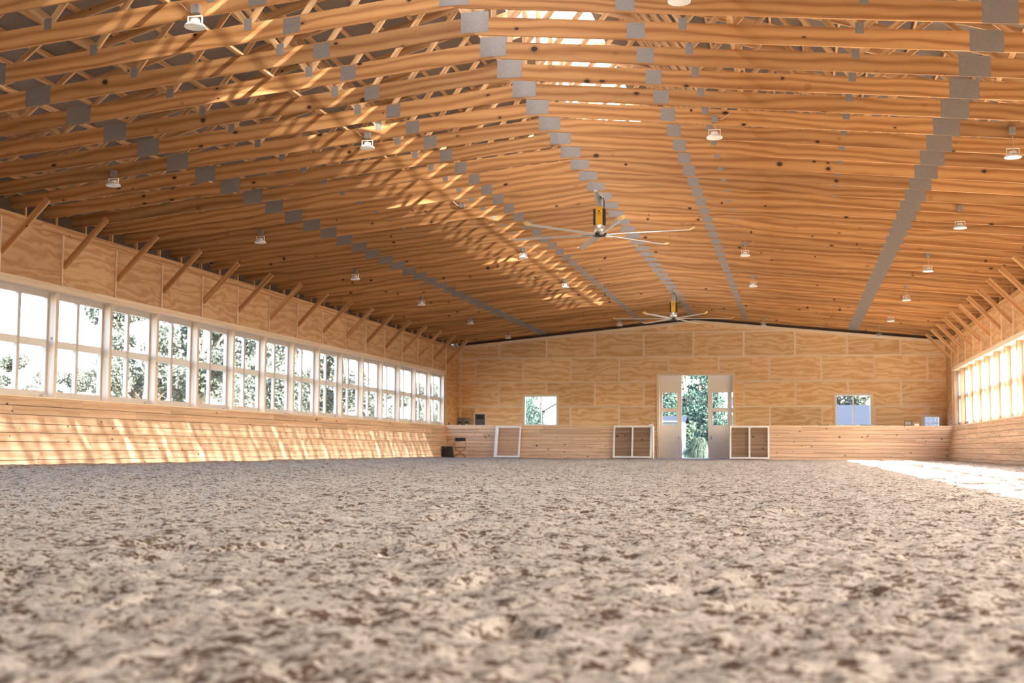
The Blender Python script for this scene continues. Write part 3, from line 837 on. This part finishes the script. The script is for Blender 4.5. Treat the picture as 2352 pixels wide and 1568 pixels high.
for q, (a, b) in enumerate(((-16.74, -16.45), (-16.39, -16.10))):
    r_ = tag(empty('switch_box', (0, YF, 0)), 'grey electrical switch box on the plywood, %s of the pair' % ('left' if q == 0 else 'right'), 'switch box', 'grey switch boxes')
    MB().box(a, b, -.12, -.001, 1.50, 1.99, 'z').build('case', M['greybox'], r_)
    MB().box(a + .05, b - .05, -.128, -.119, 1.70, 1.77, 'x').build('slot', M['black'], r_)
    MB().box((a + b) / 2 - .05, (a + b) / 2 + .05, -.128, -.119, 1.59, 1.66, 'x').build('sticker', M['lampwhite'], r_)
r_ = tag(empty('control_panel', (0, YF, 0)), 'dark grey control panel in a pale wood frame beside the switch boxes', 'control panel')
MB().box(-15.82, -15.30, -.06, -.001, 1.45, 2.16, 'z').build('cabinet', M['darkgrey'], r_)
MB().box(-15.76, -15.36, -.068, -.059, 1.90, 2.12, 'x').build('screen', M['black'], r_)
f = MB(); f.box(-15.90, -15.82, -.07, -.002, 1.45, 2.25, 'z'); f.box(-15.30, -15.22, -.07, -.002, 1.45, 2.25, 'z'); f.box(-15.82, -15.30, -.07, -.002, 2.16, 2.25, 'x'); f.build('frame', M['batten'], r_)

# small things on the kick-wall ledge
ly = KICKY + .08
for nm, bx, mt, lab, cat in (('slat', (1.05, 1.54, ly - .03, ly + .03, ZK, ZK + .03), 'darkwood', 'thin dark slat on the ledge left of the right-hand end window', 'slat'),
                             ('slat', (2.89, 3.41, ly - .03, ly + .03, ZK, ZK + .03), 'darkwood', 'thin dark slat on the ledge under the right-hand end window', 'slat'),
                             ('slat', (3.92, 4.22, ly - .03, ly + .03, ZK, ZK + .03), 'darkwood', 'short dark slat on the ledge right of the right-hand end window', 'slat'),
                             ('small_box', (5.30, 5.48, ly - .05, ly + .05, ZK, ZK + .10), 'lampwhite', 'small white box on the ledge beside the black wire stand', 'box'),
                             ('bottle', (-16.60, -16.52, ly - .03, ly + .03, ZK, ZK + .11), 'black', 'small black item on the ledge in the left far corner', 'bottle')):
    mb = MB()
    if nm == 'bottle': mb.lathe([(.0, ZK), (.035, ZK), (.035, ZK + .08), (.015, ZK + .10), (.015, ZK + .13), (0, ZK + .13)], (-16.56, ly, 0), 12)
    else: mb.box(*bx)
    tag(mb.build(nm, M[mt]), lab, cat)
r_ = tag(empty('wire_stand', (0, ly, 0)), 'black rectangular wire stand on the ledge near the small window', 'stand')
mb = MB()
for a, b in (((4.84, 1.5), (4.84, 1.79)), ((4.84, 1.79), (5.16, 1.79)), ((5.16, 1.79), (5.16, ZK)), ((4.84, ZK + .015), (5.16, ZK + .015))): mb.beam((a[0], -.12, a[1]), (b[0], -.12, b[1]), .02, .02)
mb.build('frame', M['black'], r_)
MB().box(4.88, 5.13, -.115, -.105, ZK + .05, 1.75).build('sheet', M['greybox'], r_)
r_ = tag(empty('gate_latch', (-6.67, KICKY - .02, ZK)), 'white latch block with a dark top on the right end of the left kick wall', 'latch')
MB().box(-.08, .08, -.05, .05, 0, .075, 'x').build('block', M['lampwhite'], r_)
MB().box(-.07, .05, -.04, .04, .076, .11, 'x').build('top', M['darkwood'], r_)

# ------------------------------------------------------------------ mesh gates leaning on the kick wall
def gate(x0, x1, z0, z1, cols, lab, shear=0., y_off=0.):
    W = x1 - x0; H = z1 - z0
    yb_, yt = KICKY - .40 - y_off, KICKY - .085
    L = math.hypot(H, yt - yb_)
    r_ = empty('mesh_gate', (x0, yb_, z0)); r_.rotation_euler = (math.atan2(H, yt - yb_), 0, 0)
    # local: x across, y up the leaning gate, z out to the room
    f = MB(); t = .075
    f.box(0, t, 0, L, -.02, .025, 'y'); f.box(W - t, W, 0, L, -.02, .025, 'y')
    f.box(t, W - t, 0, t, -.02, .025, 'x'); f.box(t, W - t, L - t, L, -.02, .025, 'x')
    f.build('frame', M['white'], r_)
    for k in range(1, cols):
        xm = W * k / cols; MB().box(xm - t / 2, xm + t / 2, t, L - t, -.019, .024, 'y').build('mullion', M['white'], r_)
    g_ = MB(); st = .05
    n = int((W - 2 * t) / st)
    for k in range(1, n): x = t + (W - 2 * t) * k / n; g_.box(x - .004, x + .004, t, L - t, -.004, .004, 'y')
    n = int((L - 2 * t) / st)
    for k in range(1, n): y = t + (L - 2 * t) * k / n; g_.box(t, W - t, y - .004, y + .004, -.003, .003, 'x')
    g_.build('wire_mesh', M['darkwood' if cols > 1 else 'cord'], r_)
    tag(r_, lab, 'gate', 'white framed mesh gates')
    return r_
gate(-8.42, -6.60, .03, 1.54, 2, 'white double mesh gate leaning on the kick wall left of the doorway')
gate(-2.98, -1.17, .03, 1.54, 2, 'white double mesh gate leaning on the kick wall right of the doorway')
g1 = gate(-14.16, -12.90, .02, 1.50, 1, 'white single mesh gate propped against the kick wall near the chair', y_off=.15)
MB().box(.075, .16, .05, 1.45, .026, .04, 'y').build('side_rail', M['white'], g1)

# ------------------------------------------------------------------ chair and case
ch = tag(empty('folding_chair', (-15.62, 59.75, .0), math.radians(12)), 'wooden folding director chair with black cloth back by the kick wall', 'chair')
def strap(name, a, b, w, d, mat, upv=(0, 0, 1)): return MB().beam(a, b, w, d, upv).build(name, M[mat], ch)
strap('backrest', (-.27, .22, .85), (.27, .22, .85), .02, .17, 'cloth')
strap('seat', (-.25, 0, .47), (.25, 0, .47), .42, .03, 'cloth')
for s in (-1, 1):
    strap('back_post', (s * .26, .22, .44), (s * .26, .22, .94), .03, .03, 'chairwood', (1, 0, 0))
    strap('armrest', (s * .28, -.24, .68), (s * .28, .24, .68), .06, .025, 'chairwood')
    strap('arm_post', (s * .28, -.22, .44), (s * .28, -.22, .67), .03, .03, 'chairwood', (1, 0, 0))
    strap('seat_rail', (s * .27, -.23, .45), (s * .27, .24, .45), .04, .04, 'chairwood')
    for y in (-.18, .18):
        strap('leg', (s * .26, y + s * .012, .44), (-s * .26, y + s * .012, .03), .03, .035, 'chairwood')
    strap('foot_rail', (s * .26, -.24, .015), (s * .26, .24, .015), .04, .03, 'chairwood')
strap('footrest', (-.20, -.30, .17), (.20, -.30, .17), .10, .02, 'chairwood')
for s in (-1, 1): strap('footrest_strut', (s * .18, -.30, .17), (s * .20, -.14, .05), .02, .02, 'chairwood')

cs = tag(empty('equipment_case', (-16.30, 59.75, 0), math.radians(-4)), 'black boxy equipment case on the sand beside the folding chair', 'case')
b = MB(); pts = [(-.20, -.2), (.34, -.2), (.34, .22), (-.20, .22)]; top = [(-.16, -.12), (.26, -.12), (.26, .18), (-.16, .18)]
B0 = [(x, y, -.02) for x, y in pts]; T0 = [(x, y, .52) for x, y in top]
for i in range(4): j = (i + 1) % 4; b.face([B0[i], B0[j], T0[j], T0[i]])
b.face(T0); b.build('body', M['black'], cs)
MB().beam((-.06, -.145, .46), (.06, -.145, .46), .02, .03).build('handle', M['greybox'], cs)
MB().box(-.19, .33, -.215, .23, -.02, .02, 'x').build('base', M['black'], cs)
sp_ = tag(MB().beam((-16.36, 60.2, -.02), (-16.46, 60.45, .46), .05, .04, (1, 0, 0)).build('wooden_stake', M['chairwood']), 'short brown stake leaning in the corner behind the black case', 'stake')

# ------------------------------------------------------------------ outside
def foliage(n, blobs, size, seed, droop=0.):
    rs = np.random.RandomState(seed); mb = MB()
    vol = np.array([b[3] * b[4] * b[5] for b in blobs]) ** .8; pr = vol / vol.sum()
    for _ in range(n):
        b = blobs[rs.choice(len(blobs), p=pr)]
        d = rs.normal(size=3); d /= np.linalg.norm(d); r_ = rs.uniform(.55, 1.0)
        c = Vector((b[0] + d[0] * b[3] * r_, b[1] + d[1] * b[4] * r_, b[2] + d[2] * b[5] * r_))
        a = Vector(rs.normal(size=3)).normalized(); a.z -= droop; a.normalize()
        e = a.cross(Vector(rs.normal(size=3))).normalized(); s = size * rs.uniform(.6, 1.3)
        mb.face([c - a * s, c + e * s * .55, c + a * s, c - e * s * .55])
    return mb
def tree_meshes(seed, h, spread):
    rs = random.Random(seed); blobs = []
    for k in range(13):
        z = h * rs.uniform(.35, .97); w = spread * (1 - abs(z / h - .62) * 1.1)
        a = rs.uniform(0, 6.28); q = rs.uniform(.2, .95) * w
        blobs.append((math.cos(a) * q, math.sin(a) * q, z, rs.uniform(.25, .42) * spread, rs.uniform(.25, .42) * spread, rs.uniform(.08, .13) * h))
    t = MB(); t.tube([(0, 0, -.3), (.1, 0, h * .3), (0, .15, h * .6), (.1, .1, h * .9)], [h * .022, h * .017, h * .012, h * .004], 8)
    for b in blobs[:8]: t.tube([(0, .05, b[2] * .55), (b[0] * .5, b[1] * .5, b[2] * .8), (b[0], b[1], b[2])], [h * .007, h * .005, h * .002], 6)
    return t.mesh('trunk', M['bark']), foliage(10500, blobs, .125 * h / 9, seed).mesh('crown', M['leaf'])
TV = [tree_meshes(s, 9.0, 3.2) for s in (11, 12, 13)]
def tree(x, y, h, v, lab, group='trees outside the left windows'):
    r_ = empty('tree', (x, y, 0), R.uniform(0, 6.28)); r_.scale = (h / 9,) * 3
    inst('trunk', TV[v][0], r_); inst('crown', TV[v][1], r_)
    tag(r_, lab, 'tree', group)
wl_ = {}
# (window bay counted from the left edge of the photo, distance factor, height)
for n, (yb_, D, h, v) in enumerate([(25.2, 3.1, 6.3, 0), (26.3, 3.3, 5.8, 1), (27.6, 3.0, 5.6, 2), (28.6, 3.2, 6.2, 0), (29.8, 2.6, 7.6, 1), (31.2, 2.2, 9.6, 2), (31.9, 3.3, 13.5, 0), (34.6, 2.2, 12.5, 1), (37.2, 2.6, 12.5, 2), (38.2, 1.75, 7.8, 0), (41.4, 3.0, 15, 1), (44.2, 2.5, 7.6, 2), (46.6, 1.7, 8.6, 0), (49.5, 2.1, 5.2, 1), (53., 1.9, 5.0, 2), (57.4, 1.9, 5.8, 0), (60.3, 1.55, 6.0, 1)]):
    places = ['left edge of the first left window', 'first left window', 'second left window, on the left', 'second left window, on the right', 'third left window, low on the left', 'third left window', 'fourth left window', 'fourth and fifth left windows', 'fifth left window', 'sixth left window', 'seventh left window',
              'eighth left window', 'ninth left window', 'tenth left window', 'twelfth left window', 'second left window from the far end', 'left window nearest the far end']
    tree(XL * D, yb_ * D, h, v, '%s tree seen through the %s' % (('low pale', 'tall leafy')[h > 7.7], places[n]))
# conifers beyond the doorway
def conifer_meshes(seed, h, r0):
    rs = random.Random(seed); blobs = []
    for k in range(16):
        f = k / 15; z = h * (.08 + .9 * f); w = r0 * (1 - f) ** .7 + .15
        for q in range(4): a = rs.uniform(0, 6.28); blobs.append((math.cos(a) * w * .5, math.sin(a) * w * .5, z, w * .55, w * .55, h * .05))
    t = MB(); t.tube([(0, 0, -.2), (0, 0, h * .95)], [h * .02, .02], 8)
    return t.mesh('trunk', M['bark']), foliage(8500, blobs, .085, seed, .8).mesh('crown', M['leafdark'])
CM = [conifer_meshes(s, 7.5, 1.5) for s in (21, 22)]
for n, (x, y, h, v, lab) in enumerate([(-6.55, 92, 8.5, 0, 'tall dark conifer filling the right side of the doorway view'), (-5.2, 84, 6.4, 1, 'dark conifer at the right edge of the open doorway'), (-8.0, 99.5, 4.2, 0, 'short conifer behind the shrub in the doorway view'),
                                    (-9.4, 96, 8.6, 1, 'pale conifer behind the left sliding door'), (-3.6, 96, 8., 0, 'conifer seen through the right sliding door'),
                                    (-19.2, 90, 6.2, 1, 'dark evergreen at the left of the left end window'), (-19.6, 97, 5.4, 0, 'lower dark evergreen in the left end window'), (-18.4, 95, 3.4, 1, 'small evergreen just left of the mullion of the left end window')]):
    r_ = empty('conifer', (x, y, 0), R.uniform(0, 6)); r_.scale = (h / 7.5 * (1.25 if n > 4 else 1.05),) * 2 + (h / 7.5,)
    inst('trunk', CM[v][0], r_); inst('crown', CM[v][1], r_); tag(r_, lab, 'conifer', 'evergreens beyond the end wall')
tree(-8.6, 104, 10.0, 1, 'pale leafy tree high in the left of the doorway view', 'trees beyond the end wall')
tree(-15.3, 110, 4.2, 2, 'pale tree in the right pane of the left end window', 'trees beyond the end wall')
tree(3.2, 104, 9.0, 0, 'tree at the top of the right end window', 'trees beyond the end wall')
# arching ornamental grass
def tuft(seed, n, r0, h):
    rs = random.Random(seed); mb = MB()
    for _ in range(n):
        a = rs.uniform(0, 6.28); q = rs.uniform(.15, 1.) * r0; hh = h * rs.uniform(.55, 1.) * (1 - .45 * (q / r0) ** 2)
        bx, by = rs.uniform(-.2, .2) * r0, rs.uniform(-.2, .2) * r0; w = .018
        px, py = -math.sin(a) * w, math.cos(a) * w
        P = [(bx, by, 0), (bx + math.cos(a) * q * .4, by + math.sin(a) * q * .4, hh), (bx + math.cos(a) * q * .85, by + math.sin(a) * q * .85, hh * .82), (bx + math.cos(a) * q * 1.15, by + math.sin(a) * q * 1.15, hh * .10)]
        for i in range(3):
            A, B = P[i], P[i + 1]; s0, s1 = 1 - i * .25, 1 - (i + 1) * .3
            mb.face([(A[0] - px * s0, A[1] - py * s0, A[2]), (A[0] + px * s0, A[1] + py * s0, A[2]), (B[0] + px * s1, B[1] + py * s1, B[2]), (B[0] - px * s1, B[1] - py * s1, B[2])])
    return mb.mesh('blades', M['reed'])
gr = empty('ornamental_grass', (-5.05, 70.5, -.1)); inst('blades', tuft(5, 2400, .95, 1.25), gr)
tag(gr, 'round clump of green ornamental grass just outside the doorway', 'grass clump')
sh = empty('shrub', (-8.0, 88, 0)); inst('foliage', foliage(6000, [(0, 0, 1.5, 1.3, 1.1, .7), (.6, 0, 1.9, .9, .9, .6), (-.8, .1, 1.2, .9, .9, .6)], .10, 31).mesh('foliage', M['leafmid']), sh)
inst('stems', MB().tube([(0, 0, -.2), (.1, 0, 1.2)], .05, 6).tube([(.1, 0, .2), (.5, .1, 1.6)], .04, 6).mesh('stems', M['bark']), sh); tag(sh, 'light green shrub in front of the conifers in the doorway', 'shrub')
mound = MB()
N = 18
for i in range(N):
    for j in range(10):
        def P(i, j):
            x = -30 + 45 * i / N; y = 74 + 30 * j / 10; return (x, y, -.15 + .9 * (1 - math.exp(-j / 4.)))
        mound.face([P(i, j), P(i + 1, j), P(i + 1, j + 1), P(i, j + 1)], None, True)
tag(mound.build('lawn', M['lawn']), 'lawn bank rising behind the end doorway', 'lawn', kind='structure')

def house(x0, x1, y0, y1, zw, zrdg, lab, ridge='x', wins=(), mat='siding'):
    r_ = tag(empty('house', (0, 0, 0)), lab, 'building', 'buildings outside the arena')
    w = MB()
    w.face([(x0, y0, -.2), (x1, y0, -.2), (x1, y0, zw), (x0, y0, zw)]); w.face([(x1, y0, -.2), (x1, y1, -.2), (x1, y1, zw), (x1, y0, zw)])
    w.face([(x0, y1, -.2), (x0, y0, -.2), (x0, y0, zw), (x0, y1, zw)]); w.face([(x1, y1, -.2), (x0, y1, -.2), (x0, y1, zw), (x1, y1, zw)])
    q = MB(); o = .25
    if ridge == 'x':
        ym = (y0 + y1) / 2
        for ya, s in ((y0, -1), (y1, 1)): q.face([(x0 - o, ya + s * o, zw - .1), (x1 + o, ya + s * o, zw - .1), (x1 + o, ym, zrdg), (x0 - o, ym, zrdg)])
        for x in (x0, x1): w.face([(x, y0, zw), (x, y1, zw), (x, ym, zrdg - .1)])
    else:
        xm = (x0 + x1) / 2
        for xa, s in ((x0, -1), (x1, 1)): q.face([(xa + s * o, y0 - o, zw - .1), (xa + s * o, y1 + o, zw - .1), (xm, y1 + o, zrdg), (xm, y0 - o, zrdg)])
        for y in (y0, y1): w.face([(x0, y, zw), (x1, y, zw), (xm, y, zrdg - .1)])
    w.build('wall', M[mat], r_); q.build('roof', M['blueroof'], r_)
    for a, b, c, d in wins:
        f = MB().box(a - .08, b + .08, y0 - .06, y0 + .02, c - .08, d + .08).build('window', M['siding'], r_)
        MB().box(a, b, y0 - .08, y0 - .061, c, d).build('pane', M['darkgrey'], f)
    return r_
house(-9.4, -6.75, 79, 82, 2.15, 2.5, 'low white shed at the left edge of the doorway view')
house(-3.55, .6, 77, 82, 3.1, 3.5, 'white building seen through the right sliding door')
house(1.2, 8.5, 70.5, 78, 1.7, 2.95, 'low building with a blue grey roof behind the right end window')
house(9.3, 12.6, 56.4, 61.0, 6.0, 6.8, 'white sun-blocking building added outside the right wall near the far corner', 'y', (), 'paint')  # added blocker, keeps a sun spot off the end kick wall
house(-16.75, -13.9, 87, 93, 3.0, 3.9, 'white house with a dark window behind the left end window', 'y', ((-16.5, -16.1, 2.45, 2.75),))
